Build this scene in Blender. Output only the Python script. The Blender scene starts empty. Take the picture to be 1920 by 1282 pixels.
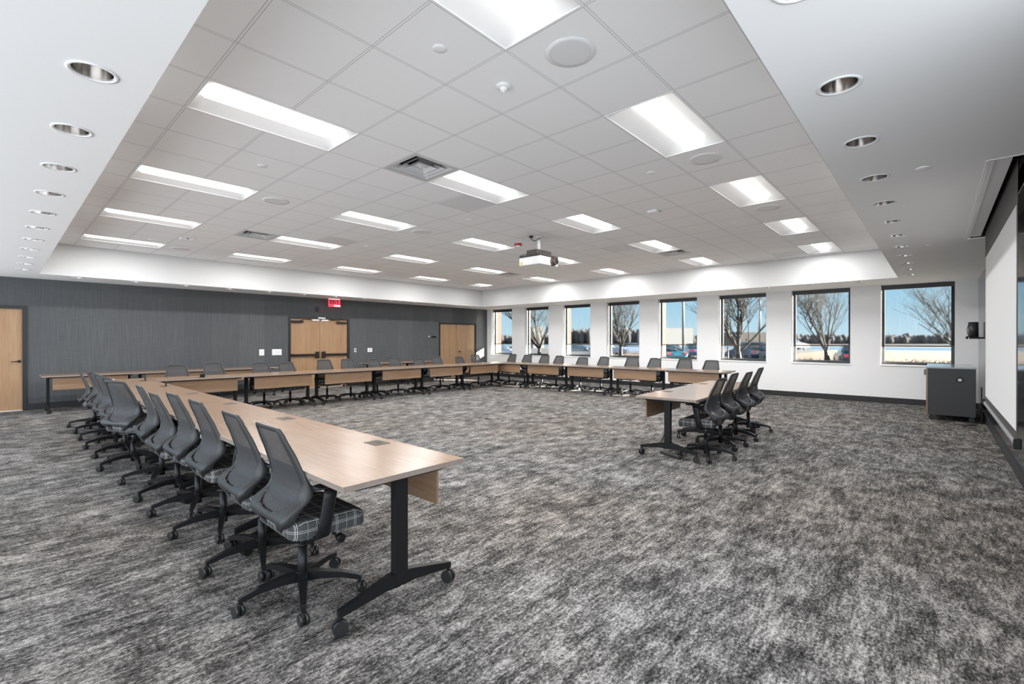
import bpy, bmesh, math, random
from mathutils import Vector, Matrix
PI = math.pi
random.seed(7)
SC = bpy.context.scene
C = SC.collection

# ------------------------------------------------------------------ camera
cam_d = bpy.data.cameras.new('camera'); cam = bpy.data.objects.new('camera', cam_d); C.objects.link(cam)
cam.location = (0, 0, 1.41)
cam.rotation_euler = (PI/2 - 0.0018, 0, 0.738 - PI/2)
cam_d.sensor_width = 36; cam_d.lens = 877.76/1920*36; cam_d.clip_end = 2000; cam_d.clip_start = 0.05
SC.camera = cam
SC.view_settings.view_transform = 'Standard'; SC.view_settings.look = 'None'
SC.view_settings.gamma = 1; SC.view_settings.use_curve_mapping = False
SC.view_settings.exposure = 0.38

# ------------------------------------------------------------------ sky and sun
SKY_FRONT = 1.15; SKY_BACK = 2.7
w = bpy.data.worlds.new('sky'); SC.world = w; w.use_nodes = True
nt = w.node_tree; nt.nodes.clear()
def N(nt, t, **k):
    n = nt.nodes.new(t)
    for a, b in k.items(): setattr(n, a, b)
    return n
def math_(nt, op, a, b=None, clamp=False):
    n = N(nt, 'ShaderNodeMath', operation=op, use_clamp=clamp)
    for i, v in enumerate((a, b)):
        if v is None: continue
        if isinstance(v, (int, float)): n.inputs[i].default_value = v
        else: nt.links.new(v, n.inputs[i])
    return n.outputs[0]
def ramp(nt, fac, stops, interp='LINEAR'):
    n = N(nt, 'ShaderNodeValToRGB'); cr = n.color_ramp; cr.interpolation = interp
    while len(cr.elements) < len(stops): cr.elements.new(0.5)
    for e, (p, c) in zip(cr.elements, stops):
        e.position = p; e.color = (*c, 1) if len(c) == 3 else c
    nt.links.new(fac, n.inputs[0]); return n.outputs[0]
tc = N(nt, 'ShaderNodeTexCoord'); sp = N(nt, 'ShaderNodeSeparateXYZ'); nt.links.new(tc.outputs['Generated'], sp.inputs[0])
zz = math_(nt, 'MULTIPLY_ADD', sp.outputs[2], 0.5); nt.nodes[-1].inputs[2].default_value = 0.5
col = ramp(nt, zz, [(0.0, (.62, .60, .56)), (0.49, (.72, .72, .70)), (0.5, (.62, .80, .88)), (0.54, (.42, .68, .85)), (0.62, (.24, .52, .78)), (1.0, (.10, .26, .52))])
back = math_(nt, 'ADD', math_(nt, 'MULTIPLY', sp.outputs[0], -.85), math_(nt, 'MULTIPLY', sp.outputs[1], -.52))
back = math_(nt, 'MULTIPLY_ADD', back, 1.6, True); nt.nodes[-1].inputs[2].default_value = 0.1
hazec = N(nt, 'ShaderNodeMix', data_type='RGBA'); nt.links.new(back, hazec.inputs[0]); nt.links.new(col, hazec.inputs[6]); hazec.inputs[7].default_value = (.86, .93, 1.0, 1)
st = N(nt, 'ShaderNodeMapRange'); nt.links.new(back, st.inputs[0]); st.inputs[3].default_value = SKY_FRONT; st.inputs[4].default_value = SKY_BACK
bg = N(nt, 'ShaderNodeBackground'); nt.links.new(hazec.outputs[2], bg.inputs[0]); nt.links.new(st.outputs[0], bg.inputs[1])
ow = N(nt, 'ShaderNodeOutputWorld'); nt.links.new(bg.outputs[0], ow.inputs[0])

sd = bpy.data.lights.new('sun', 'SUN'); so = bpy.data.objects.new('sun', sd); C.objects.link(so)
sd.energy = 75.0; sd.color = (1.0, .90, .76); sd.angle = 0.01
so.rotation_euler = Vector((-1, 1.4, -.434)).to_track_quat('-Z', 'Y').to_euler()
LENS_L = 2.6; TROFFER_W = 31.0

# ------------------------------------------------------------------ materials
def mat(name, col=(.5, .5, .5), rough=.5, metal=0, spec=.5, emit=None, es=0, coat=0):
    m = bpy.data.materials.new(name); m.use_nodes = True
    b = m.node_tree.nodes['Principled BSDF']
    b.inputs['Base Color'].default_value = (*col, 1); b.inputs['Roughness'].default_value = rough
    b.inputs['Metallic'].default_value = metal; b.inputs['Specular IOR Level'].default_value = spec
    b.inputs['Coat Weight'].default_value = coat
    if emit: b.inputs['Emission Color'].default_value = (*emit, 1); b.inputs['Emission Strength'].default_value = es
    return m
def bsdf(m): return m.node_tree.nodes['Principled BSDF']
def noise(nt, vec, scale, detail=3, rough=.5, sc=(1, 1, 1), rot=0):
    mp = N(nt, 'ShaderNodeMapping'); mp.inputs['Scale'].default_value = sc; mp.inputs['Rotation'].default_value = (0, 0, rot)
    nt.links.new(vec, mp.inputs[0])
    n = N(nt, 'ShaderNodeTexNoise'); n.inputs['Scale'].default_value = scale; n.inputs['Detail'].default_value = detail; n.inputs['Roughness'].default_value = rough
    nt.links.new(mp.outputs[0], n.inputs['Vector']); return n.outputs[0]
def bump(m, h, strength=.2, dist=.01):
    nt = m.node_tree; b = N(nt, 'ShaderNodeBump'); b.inputs['Strength'].default_value = strength; b.inputs['Distance'].default_value = dist
    nt.links.new(h, b.inputs['Height']); nt.links.new(b.outputs[0], bsdf(m).inputs['Normal'])
def pos(nt): return N(nt, 'ShaderNodeNewGeometry').outputs['Position']
def objc(nt): return N(nt, 'ShaderNodeTexCoord').outputs['Object']

def carpet_mat():
    m = mat('carpet', rough=1.0, spec=.1); nt = m.node_tree; p = pos(nt)
    fine = noise(nt, p, 72, 4, .85, (.65, 1, 1))
    streak = noise(nt, p, 26, 4, .7, (.26, 1, 1))
    cross = noise(nt, p, 18, 3, .6, (1, .3, 1))
    mid = noise(nt, p, 5.5, 4, .6, (.6, 1, 1))
    big = noise(nt, p, 1.1, 3, .5)
    s = math_(nt, 'MULTIPLY', fine, .55)
    s = math_(nt, 'ADD', s, math_(nt, 'MULTIPLY', streak, .30))
    s = math_(nt, 'ADD', s, math_(nt, 'MULTIPLY', cross, .08))
    s = math_(nt, 'ADD', s, math_(nt, 'MULTIPLY', mid, .24))
    s = math_(nt, 'ADD', s, math_(nt, 'MULTIPLY', big, .06))
    c = ramp(nt, s, [(.50, (.008, .008, .008)), (.565, (.045, .0445, .044)), (.615, (.115, .113, .11)), (.665, (.27, .265, .26)), (.735, (.46, .452, .445))])
    warm = ramp(nt, noise(nt, p, .33, 2, .5), [(.40, (1, .988, .975)), (.6, (1.0, .93, .87))])
    mx = N(nt, 'ShaderNodeMix', data_type='RGBA', blend_type='MULTIPLY'); mx.inputs[0].default_value = 1
    nt.links.new(c, mx.inputs[6]); nt.links.new(warm, mx.inputs[7])
    nt.links.new(mx.outputs[2], bsdf(m).inputs['Base Color']); bump(m, s, .6, .01)
    return m
def wood_mat(name, a, b, axis=0, rough=.42, scale=1.0, spec=.5):
    m = mat(name, rough=rough, spec=spec); nt = m.node_tree; o = objc(nt)
    oi = N(nt, 'ShaderNodeObjectInfo'); ad = N(nt, 'ShaderNodeVectorMath', operation='ADD'); nt.links.new(o, ad.inputs[0])
    cb = N(nt, 'ShaderNodeCombineXYZ'); nt.links.new(math_(nt, 'MULTIPLY', oi.outputs['Random'], 40.0), cb.inputs[1]); nt.links.new(cb.outputs[0], ad.inputs[1])
    sc = [1, 1, 1]; sc[axis] = .05
    n1 = noise(nt, ad.outputs[0], 60*scale, 3, .6, sc); sc2 = list(sc); sc2[axis] = .12
    n2 = noise(nt, ad.outputs[0], 9*scale, 4, .6, sc2)
    s = math_(nt, 'ADD', math_(nt, 'MULTIPLY', n1, .5), math_(nt, 'MULTIPLY', n2, .5))
    c = ramp(nt, s, [(.36, a), (.62, b)])
    nt.links.new(c, bsdf(m).inputs['Base Color'])
    return m
def plaid_mat():
    m = mat('plaid_fabric', rough=.95, spec=.2); nt = m.node_tree
    sp = N(nt, 'ShaderNodeSeparateXYZ'); nt.links.new(objc(nt), sp.inputs[0])
    def lines(v, period, off, width):
        f = math_(nt, 'FRACT', math_(nt, 'DIVIDE', math_(nt, 'ADD', v, off + 10.0), period))
        return math_(nt, 'LESS_THAN', f, width/period)
    def lset(v):
        l = math_(nt, 'MAXIMUM', lines(v, .105, 0, .0028), lines(v, .105, .009, .0022))
        l = math_(nt, 'MAXIMUM', l, math_(nt, 'MULTIPLY', lines(v, .105, .055, .0022), .55))
        fine = math_(nt, 'MULTIPLY', lines(v, .007, 0, .003), .26)
        return l, fine
    lx, fx = lset(sp.outputs[0]); ly, fy = lset(sp.outputs[1]); lz, fz = lset(math_(nt, 'ADD', sp.outputs[2], 0.055))
    g = N(nt, 'ShaderNodeNewGeometry'); tn = N(nt, 'ShaderNodeTexCoord'); sn = N(nt, 'ShaderNodeSeparateXYZ'); nt.links.new(tn.outputs['Normal'], sn.inputs[0])
    mx_ = math_(nt, 'LESS_THAN', math_(nt, 'ABSOLUTE', sn.outputs[0]), .75); my_ = math_(nt, 'LESS_THAN', math_(nt, 'ABSOLUTE', sn.outputs[1]), .75)
    lx = math_(nt, 'MULTIPLY', lx, mx_); ly = math_(nt, 'MULTIPLY', ly, my_); fx = math_(nt, 'MULTIPLY', fx, mx_); fy = math_(nt, 'MULTIPLY', fy, my_)
    l = math_(nt, 'MAXIMUM', lx, ly)
    side = math_(nt, 'LESS_THAN', math_(nt, 'ABSOLUTE', sn.outputs[2]), .6)
    l = math_(nt, 'MAXIMUM', l, math_(nt, 'MULTIPLY', lz, side))
    f = math_(nt, 'ADD', math_(nt, 'ADD', fx, fy), math_(nt, 'MULTIPLY', fz, side))
    t = math_(nt, 'ADD', math_(nt, 'MULTIPLY', l, .8), f, True)
    c = ramp(nt, t, [(0, (.012, .012, .013)), (.3, (.06, .06, .062)), (.85, (.42, .42, .42))])
    nt.links.new(c, bsdf(m).inputs['Base Color'])
    return m
def mesh_mat():
    m = mat('chair_mesh', (.022, .022, .024), .6); nt = m.node_tree
    sp = N(nt, 'ShaderNodeSeparateXYZ'); nt.links.new(objc(nt), sp.inputs[0])
    f = math_(nt, 'FRACT', math_(nt, 'MULTIPLY', sp.outputs[2], 150.0))
    a = math_(nt, 'MULTIPLY_ADD', math_(nt, 'LESS_THAN', f, .30), -.22); nt.nodes[-1].inputs[2].default_value = 1.0
    nt.links.new(a, bsdf(m).inputs['Alpha'])
    c = ramp(nt, f, [(0, (.012, .012, .013)), (.6, (.055, .055, .058))]); nt.links.new(c, bsdf(m).inputs['Base Color'])
    return m
def wall_cover():
    m = mat('woven_wallcovering', rough=.75, spec=.35); nt = m.node_tree; p = pos(nt)
    v = noise(nt, p, 1.0, 2, .5, (55, 55, 1.6)); h = noise(nt, p, 1.0, 2, .5, (6, 6, 120))
    bands = N(nt, 'ShaderNodeTexNoise', noise_dimensions='1D'); bands.inputs['Scale'].default_value = 1.05; bands.inputs['Detail'].default_value = 0
    sp = N(nt, 'ShaderNodeSeparateXYZ'); nt.links.new(p, sp.inputs[0])
    q = math_(nt, 'SNAP', sp.outputs[0], .62); nt.links.new(q, bands.inputs['W'])
    s = math_(nt, 'ADD', math_(nt, 'MULTIPLY', v, .45), math_(nt, 'MULTIPLY', h, .2))
    s = math_(nt, 'ADD', s, math_(nt, 'MULTIPLY', bands.outputs[0], .35))
    c = ramp(nt, s, [(.30, (.066, .071, .077)), (.52, (.090, .095, .100)), (.72, (.122, .127, .132))])
    nt.links.new(c, bsdf(m).inputs['Base Color']); bump(m, v, .3, .004)
    return m
def ceiling_mat():
    m = mat('acoustic_tile', (.86, .86, .865), .9, spec=.2); nt = m.node_tree
    sp = N(nt, 'ShaderNodeSeparateXYZ'); nt.links.new(pos(nt), sp.inputs[0])
    out = None
    for i, off in ((0, GX), (1, GY)):
        t = math_(nt, 'DIVIDE', math_(nt, 'SUBTRACT', sp.outputs[i], off - GS*40), GS)
        f = math_(nt, 'FRACT', math_(nt, 'ADD', t, .5)); d = math_(nt, 'ABSOLUTE', math_(nt, 'SUBTRACT', f, .5))
        edge = math_(nt, 'MULTIPLY', math_(nt, 'GREATER_THAN', d, .0095), math_(nt, 'LESS_THAN', d, .0185))
        out = edge if out is None else math_(nt, 'MAXIMUM', out, edge)
    c = ramp(nt, out, [(0, (.90, .90, .905)), (1, (.58, .58, .59))])
    nt.links.new(c, bsdf(m).inputs['Base Color']); bump(m, math_(nt, 'SUBTRACT', 1.0, out), .3, .004)
    return m
def brick_mat():
    m = mat('brick', rough=.9); nt = m.node_tree
    mp = N(nt, 'ShaderNodeMapping'); mp.inputs['Rotation'].default_value = (PI/2, 0, 0); nt.links.new(pos(nt), mp.inputs[0])
    b = N(nt, 'ShaderNodeTexBrick'); nt.links.new(mp.outputs[0], b.inputs[0])
    b.inputs['Color1'].default_value = (.044, .017, .011, 1); b.inputs['Color2'].default_value = (.058, .025, .015, 1); b.inputs['Mortar'].default_value = (.062, .056, .048, 1)
    b.inputs['Scale'].default_value = 1; b.inputs['Mortar Size'].default_value = .008; b.inputs['Brick Width'].default_value = .22; b.inputs['Row Height'].default_value = .075
    nt.links.new(b.outputs[0], bsdf(m).inputs['Base Color']); return m
def glass_mat(tint=(.93, .96, .97)):
    m = bpy.data.materials.new('window_glass'); m.use_nodes = True; nt = m.node_tree; nt.nodes.clear()
    t = N(nt, 'ShaderNodeBsdfTransparent'); t.inputs[0].default_value = (*tint, 1)
    g = N(nt, 'ShaderNodeBsdfGlossy'); g.inputs['Roughness'].default_value = 0.02
    fr = N(nt, 'ShaderNodeFresnel'); fr.inputs[0].default_value = 1.3
    gg = N(nt, 'ShaderNodeNewGeometry'); ff = math_(nt, 'MULTIPLY', fr.outputs[0], math_(nt, 'SUBTRACT', 1.0, gg.outputs['Backfacing']))
    mx = N(nt, 'ShaderNodeMixShader'); nt.links.new(ff, mx.inputs[0]); nt.links.new(t.outputs[0], mx.inputs[1]); nt.links.new(g.outputs[0], mx.inputs[2])
    o = N(nt, 'ShaderNodeOutputMaterial'); nt.links.new(mx.outputs[0], o.inputs[0]); return m
def shade_mat():
    m = bpy.data.materials.new('roller_shade_screen'); m.use_nodes = True; nt = m.node_tree; nt.nodes.clear()
    r = N(nt, 'ShaderNodeBsdfRefraction'); r.inputs['IOR'].default_value = 1.06; r.inputs['Roughness'].default_value = .11; r.inputs[0].default_value = (.92, .92, .92, 1)
    d = N(nt, 'ShaderNodeBsdfDiffuse'); d.inputs[0].default_value = (.06, .06, .065, 1)
    sp = N(nt, 'ShaderNodeSeparateXYZ'); nt.links.new(pos(nt), sp.inputs[0])
    n = noise(nt, pos(nt), 1, 2, .5, (1, 160, 2))
    f = ramp(nt, n, [(.3, (.07,)*3), (.7, (.13,)*3)])
    mx = N(nt, 'ShaderNodeMixShader'); nt.links.new(f, mx.inputs[0]); nt.links.new(r.outputs[0], mx.inputs[1]); nt.links.new(d.outputs[0], mx.inputs[2])
    o = N(nt, 'ShaderNodeOutputMaterial'); nt.links.new(mx.outputs[0], o.inputs[0]); return m
def noisy(name, a, b, scale, rough=.9, sc=(1, 1, 1), detail=4, lo=.35, hi=.65):
    m = mat(name, rough=rough, spec=.2); nt = m.node_tree
    nt.links.new(ramp(nt, noise(nt, pos(nt), scale, detail, .6, sc), [(lo, a), (hi, b)]), bsdf(m).inputs['Base Color']); return m

GS = .6096; GX = 1.6421; GY = 2.7156; HC = 3.3226; HS = 2.70
M = dict(
    carpet=carpet_mat(), table=wood_mat('table_laminate', (.235, .143, .083), (.288, .188, .121), 0, .24),
    table_edge=wood_mat('table_edge_band', (.22, .175, .15), (.28, .23, .20), 0, .4),
    door=wood_mat('door_veneer', (.33, .185, .092), (.41, .26, .145), 2, .4, .7),
    plaid=plaid_mat(), mesh=mesh_mat(), cover=wall_cover(), tile=ceiling_mat(), brick=brick_mat(),
    glass=glass_mat(), shade=shade_mat(),
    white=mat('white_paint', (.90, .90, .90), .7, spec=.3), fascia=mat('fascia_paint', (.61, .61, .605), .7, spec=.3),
    plastic=mat('black_plastic', (.010, .010, .011), .36, spec=.3), frame_p=mat('charcoal_plastic', (.027, .027, .028), .42),
    blackm=mat('black_powder_coat', (.008, .008, .0085), .42, spec=.3), wheel=mat('caster_rubber', (.018, .018, .018), .35),
    hub=mat('caster_hub', (.05, .05, .05), .35), gas=mat('dark_steel', (.12, .12, .12), .3, .8),
    module=mat('grey_module', (.085, .068, .055), .65, spec=.2), darkframe=mat('dark_door_frame', (.012, .013, .015), .45),
    wframe=mat('window_frame_black', (.030, .030, .032), .4), basebd=mat('black_rubber_base', (.018, .018, .019), .5),
    sill=mat('white_sill', (.80, .80, .80), .3), chrome=mat('downlight_reflector', (.70, .68, .66), .16, 1.0),
    trim=mat('white_metal_trim', (.84, .84, .84), .4), lens=mat('lit_lens', (.9, .9, .9), .5, emit=(1, .99, .975), es=LENS_L),
    reflector=mat('white_reflector', (.90, .90, .90), .5), vent=mat('vent_metal', (.60, .60, .60), .4), black=mat('black_void', (.02, .02, .02), .8),
    grille=mat('perforated_grille', (.76, .76, .77), .6), spk=mat('speaker_grille', (.83, .83, .83), .7), red=mat('red_alarm', (.40, .03, .03), .4),
    exitp=mat('exit_panel', (.75, .05, .09), .3, emit=(1, .06, .12), es=.5), exitl=mat('exit_letters', (.35, .0, .02), .4), exitw=mat('exit_arrow_strip', (.9, .8, .8), .4, emit=(1, .85, .85), es=.5),
    dgloss=mat('dark_gloss_panel', (.030, .034, .038), .16, coat=.3), cab=mat('charcoal_laminate', (.034, .034, .035), .4), cabtop=mat('cabinet_top', (.30, .32, .34), .12),
    screen=mat('projection_screen', (.62, .62, .62), .8), sborder=mat('screen_border', (.03, .027, .025), .6), sbar=mat('screen_weight_bar', (.45, .45, .46), .35, .6),
    projw=mat('projector_white', (.86, .86, .84), .4), projg=mat('projector_grey', (.045, .038, .034), .4), yellow=mat('yellow_sticker', (.75, .62, .10), .5),
    lensg=mat('projector_lens', (.10, .06, .05), .15), bronze=mat('bronze_hardware', (.030, .026, .022), .35, .5), steelh=mat('steel_hinge', (.5, .5, .5), .35, .8),
    switch=mat('white_switch', (.82, .82, .82), .4), cable=mat('black_cable', (.02, .02, .02), .5),
    asphalt=noisy('asphalt', (0.0270, 0.0270, 0.0300), (0.0510, 0.0510, 0.0540), .25), grass=noisy('dry_grass', (.070, .052, .036), (.100, .076, .054), 1.2),
    brush=noisy('brush', (0.0300, 0.0210, 0.0150), (0.0840, 0.0600, 0.0420), 6), treeline=noisy('far_woods', (.034, .033, .036), (.054, .052, .053), .15, detail=5),
    bark=mat('bark', (.022, .018, .015), .9), water=mat('blue_water', (.03, .055, .085), .3), bldg=mat('pale_building', (0.2400, 0.2340, 0.2220), .8), bldg2=mat('brown_building', (0.0720, 0.0600, 0.0540), .8),
    pole=mat('grey_pole', (.07, .07, .075), .5), post=mat('tan_post', (0.2280, 0.1620, 0.0900), .7), cglass=mat('car_glass', (.02, .03, .04), .1), tyre=mat('tyre', (.02, .02, .02), .8), rim=mat('rim', (.09, .09, .09), .4, .3),
    tail=mat('tail_light', (.5, .02, .02), .3), yellowbox=mat('outlet_plug', (.75, .75, .75), .5))
def paint(n, c): return mat(n, c, .2, .2, coat=.6)

# ------------------------------------------------------------------ mesh helpers
def box(bm, x0, x1, y0, y1, z0, z1, mtx=None, mi=0, bev=0):
    vs = [bm.verts.new((x, y, z)) for x in (x0, x1) for y in (y0, y1) for z in (z0, z1)]
    fs = [bm.faces.new([vs[i] for i in q]) for q in ((0, 1, 3, 2), (4, 6, 7, 5), (0, 4, 5, 1), (2, 3, 7, 6), (0, 2, 6, 4), (1, 5, 7, 3))]
    for f in fs: f.material_index = mi
    if bev > 0:
        es = list({e for f in fs for e in f.edges})
        r = bmesh.ops.bevel(bm, geom=es, offset=bev, segments=2, affect='EDGES', profile=.5)
        vs = list({v for v in r['verts']} | {v for v in vs if v.is_valid})
    if mtx is not None:
        for v in vs:
            if v.is_valid: v.co = mtx @ v.co
    return vs
def loft(bm, rings, closed_ends=True, smooth=True):
    R = [[bm.verts.new(p) for p in r] for r in rings]; n = len(R[0]); fs = []
    for a, b in zip(R[:-1], R[1:]):
        for i in range(n):
            fs.append(bm.faces.new((a[i], a[(i+1) % n], b[(i+1) % n], b[i])))
    for f in fs: f.smooth = smooth
    if closed_ends:
        bm.faces.new(list(reversed(R[0]))); bm.faces.new(R[-1])
    return R
def cyl(bm, a, b, r0, r1=None, n=12, smooth=True):
    a = Vector(a); b = Vector(b); r1 = r0 if r1 is None else r1; d = (b - a).normalized()
    u = d.orthogonal().normalized(); v = d.cross(u)
    return loft(bm, [[c + (u*math.cos(2*PI*i/n) + v*math.sin(2*PI*i/n))*r for i in range(n)] for c, r in ((a, r0), (b, r1))], smooth=smooth)
def tube(bm, pts, r, n=8):
    pts = [Vector(p) for p in pts]; rings = []
    rr = r if isinstance(r, (list, tuple)) else [r]*len(pts)
    up = None
    for i, p in enumerate(pts):
        d = (pts[min(i+1, len(pts)-1)] - pts[max(i-1, 0)]).normalized()
        if up is None: up = d.orthogonal().normalized()
        u = (up - d*up.dot(d)).normalized(); up = u; v = d.cross(u)
        rings.append([p + (u*math.cos(2*PI*k/n) + v*math.sin(2*PI*k/n))*rr[i] for k in range(n)])
    loft(bm, rings)
def rect_sweep(bm, secs):
    """secs: list of (center, half_width_vec, half_height_vec)"""
    loft(bm, [[c - a - b, c + a - b, c + a + b, c - a + b] for c, a, b in secs], smooth=False)
def lathe(bm, prof, c=(0, 0, 0), n=24, close=False):
    rings = [[Vector((c[0] + r*math.cos(2*PI*i/n), c[1] + r*math.sin(2*PI*i/n), c[2] + z)) for i in range(n)] for r, z in prof]
    loft(bm, rings, closed_ends=close)
def obj(name, bm, m, parent=None, loc=None, fix=True):
    if fix: bmesh.ops.recalc_face_normals(bm, faces=bm.faces)
    me = bpy.data.meshes.new(name); bm.to_mesh(me); bm.free()
    for k in (m if isinstance(m, (list, tuple)) else [m]): me.materials.append(M[k] if isinstance(k, str) else k)
    o = bpy.data.objects.new(name, me); C.objects.link(o)
    if parent: o.parent = parent
    if loc: o.location = loc
    return o
def nb(): return bmesh.new()
def tag(o, label, cat, group=None, kind=None):
    if label: o['label'] = label
    if cat: o['category'] = cat
    if group: o['group'] = group
    if kind: o['kind'] = kind
    return o
def thing(name, label, cat, loc=(0, 0, 0), rz=0, group=None):
    o = bpy.data.objects.new(name, None); C.objects.link(o); o.location = loc; o.rotation_euler = (0, 0, rz); o.empty_display_size = .1
    return tag(o, label, cat, group)
def struct(name, bm, m, parent=None, label=None, fix=True):
    o = obj(name, bm, m, parent, fix=fix)
    if not parent: o['kind'] = 'structure'
    if label: o['label'] = label
    return o
def copy_tree(o, parent=None):
    c = o.copy(); C.objects.link(c)
    if parent: c.parent = parent
    for ch in list(o.children): copy_tree(ch, c)
    return c
def bxo(name, x0, x1, y0, y1, z0, z1, m, parent=None, bev=0):
    bm = nb(); box(bm, x0, x1, y0, y1, z0, z1, bev=bev); return obj(name, bm, m, parent)
ORD = ['first', 'second', 'third', 'fourth', 'fifth', 'sixth', 'seventh', 'eighth', 'ninth', 'tenth', 'eleventh', 'twelfth', 'thirteenth', 'fourteenth', 'fifteenth']

# ------------------------------------------------------------------ room shell
XW = 13.62; YW = 13.78; YS = -.62; XL = -1.9
T0, T1, U0, U1 = .54, 12.33, .60, 12.72          # raised tray: x range, y range
bm = nb(); box(bm, XL, XW + .3, YS - .1, YW + .1, -.05, 0); struct('floor', bm, 'carpet')
W8 = [(1.52 - 1.805*1 + 1.805*k - .0, 0) for k in range(8)]
WR = [(-.27 + 1.808*k, .965 + 1.794*k) for k in range(8)]      # window openings along y
ZS, ZT = .87, 2.69
def wall_holes(bm, x0, x1, ya, yb, z0, z1, holes):
    y = ya
    for a, b, c, d in holes:
        box(bm, x0, x1, y, a, z0, z1)
        if c > z0: box(bm, x0, x1, a, b, z0, c)
        if d < z1: box(bm, x0, x1, a, b, d, z1)
        y = b
    box(bm, x0, x1, y, yb, z0, z1)
bm = nb(); wall_holes(bm, XW, XW + .29, YS - .1, YW, 0, 3.4, [(a, b, ZS, ZT) for a, b in WR]); struct('wall_windows', bm, 'white')
bm = nb(); wall_holes(bm, XW + .29, XW + .36, YS - 1.5, YW + 3, -.4, 5, [(a, b, ZS - .02, ZT + .02) for a, b in WR]); struct('wall_exterior', bm, 'brick')
# brick piers outside
for k, (ya, yb) in enumerate(((13.87, 14.6), (10.23, 10.56), (6.51, 6.93))):
    bm = nb(); box(bm, XW + .36, XW + .95, ya, yb, -.4, 5); struct('trim_%d' % (k+1), bm, 'brick')
# back wall (dark wallcovering) with door openings
DOORS = [(-.56, .41, 2.13), (5.62, 7.50, 2.13), (11.10, 13.00, 2.11)]
bm = nb(); x = XL
for a, b, h in DOORS:
    box(bm, x, a, YW, YW + .12, 0, HS + .1); box(bm, a, b, YW, YW + .12, h, HS + .1); x = b
box(bm, x, XW, YW, YW + .12, 0, HS + .1); struct('wall_back', bm, 'cover')
bm = nb(); box(bm, 2.4, XW, YS - .12, YS, 0, HS + .02); struct('wall_screen', bm, 'dgloss')
bm = nb(); box(bm, 4.4, 4.7, -11, YS - .12, -.4, 5); struct('wall_sun_blocker', bm, 'brick')  # added out of view, keeps direct sun out of the open near side
# baseboards
bm = nb(); x = XL
for a, b, h in DOORS: box(bm, x, a, YW - .012, YW, 0, .13); x = b
box(bm, x, XW, YW - .012, YW, 0, .13); struct('baseboard_back', bm, 'basebd')
bm = nb(); box(bm, XW - .012, XW, YS, YW - .012, 0, .13); struct('baseboard_windows', bm, 'basebd')
bm = nb(); box(bm, 2.4, XW - .012, YS, YS + .012, 0, .13); struct('baseboard_screen', bm, 'basebd')

# grid ceiling with openings for lights and vents
LI = [-1, 3, 7, 11, 15]; LJ = [-2, 2, 6, 10, 14]
lights = [(i, j) for i in LI for j in LJ]
holes = set()
for i, j in lights: holes |= {(i, j), (i+1, j)}
DIFF = [(2, 2), (2, 10), (13, 2), (13, 10)]
holes |= set(DIFF)
bm = nb()
xs = [T0] + [GX + GS*i for i in range(-1, 18)] + [T1]; ys = [U0] + [GY + GS*j for j in range(-3, 17)] + [U1]
xs = sorted(x for x in xs if T0 <= x <= T1); ys = sorted(y for y in ys if U0 <= y <= U1)
vv = {}
def V(x, y):
    k = (round(x, 4), round(y, 4))
    if k not in vv: vv[k] = bm.verts.new((x, y, HC))
    return vv[k]
for a, b in zip(xs[:-1], xs[1:]):
    for c, d in zip(ys[:-1], ys[1:]):
        i = math.floor(((a+b)/2 - GX)/GS); j = math.floor(((c+d)/2 - GY)/GS)
        if (i, j) in holes: continue
        bm.faces.new((V(a, c), V(a, d), V(b, d), V(b, c)))
struct('ceiling', bm, 'tile', fix=False)
bm = nb(); box(bm, T0 - .2, T1 + .2, U0 - .2, U1 + .2, HC + .25, HC + .27); struct('trim_4', bm, 'white')
# tray fascia
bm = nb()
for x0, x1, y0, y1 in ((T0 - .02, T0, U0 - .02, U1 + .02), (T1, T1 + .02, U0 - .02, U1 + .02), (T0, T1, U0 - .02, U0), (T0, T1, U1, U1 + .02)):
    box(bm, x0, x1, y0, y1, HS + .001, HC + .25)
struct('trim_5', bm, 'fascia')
# soffit with round openings
DL = [(.31, 3.0 + .915*k, 'left') for k in range(-2, 11)] + [(2.86 + .905*k, .37, 'screen') for k in range(-2, 11)] + \
     [(12.56, 1.23 + .90*k, 'windows') for k in range(12)] + [(1.10 + .918*k, 12.93, 'back') for k in range(12)]
RH = .083
def cellring(bm, cx, cy, h, r, z, n=24):
    inner = [bm.verts.new((cx + r*math.cos(2*PI*i/n), cy + r*math.sin(2*PI*i/n), z)) for i in range(n)]
    outer = []
    for i in range(n):
        a = 2*PI*i/n; c, s = math.cos(a), math.sin(a); k = h/max(abs(c), abs(s)); outer.append(bm.verts.new((cx + c*k, cy + s*k, z)))
    for i in range(n): bm.faces.new((inner[i], outer[i], outer[(i+1) % n], inner[(i+1) % n]))
def rectf(bm, x0, x1, y0, y1, z):
    if x1 - x0 < 1e-6 or y1 - y0 < 1e-6: return
    bm.faces.new([bm.verts.new(p) for p in ((x0, y0, z), (x0, y1, z), (x1, y1, z), (x1, y0, z))])
def strip(bm, axis, a0, a1, b0, b1, lights_, z, h=.10):
    """rect a0..a1 along axis, b0..b1 across, with cells centred on lights"""
    def R(p0, p1, q0, q1):
        if axis == 0: rectf(bm, p0, p1, q0, q1, z)
        else: rectf(bm, q0, q1, p0, p1, z)
    a = a0
    for (p, q) in sorted(lights_):
        R(a, p - h, b0, b1); R(p - h, p + h, b0, q - h); R(p - h, p + h, q + h, b1)
        cellring(bm, *((p, q) if axis == 0 else (q, p)), h, RH, z); a = p + h
    R(a, a1, b0, b1)
SLX0, SLX1, SLY0, SLY1 = 4.77, 8.24, -.52, -.27
bm = nb()
strip(bm, 1, YS, YW, XL, T0, [(y, x) for x, y, s in DL if s == 'left'], HS)
strip(bm, 1, YS, YW, T1, XW, [(y, x) for x, y, s in DL if s == 'windows'], HS)
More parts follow.
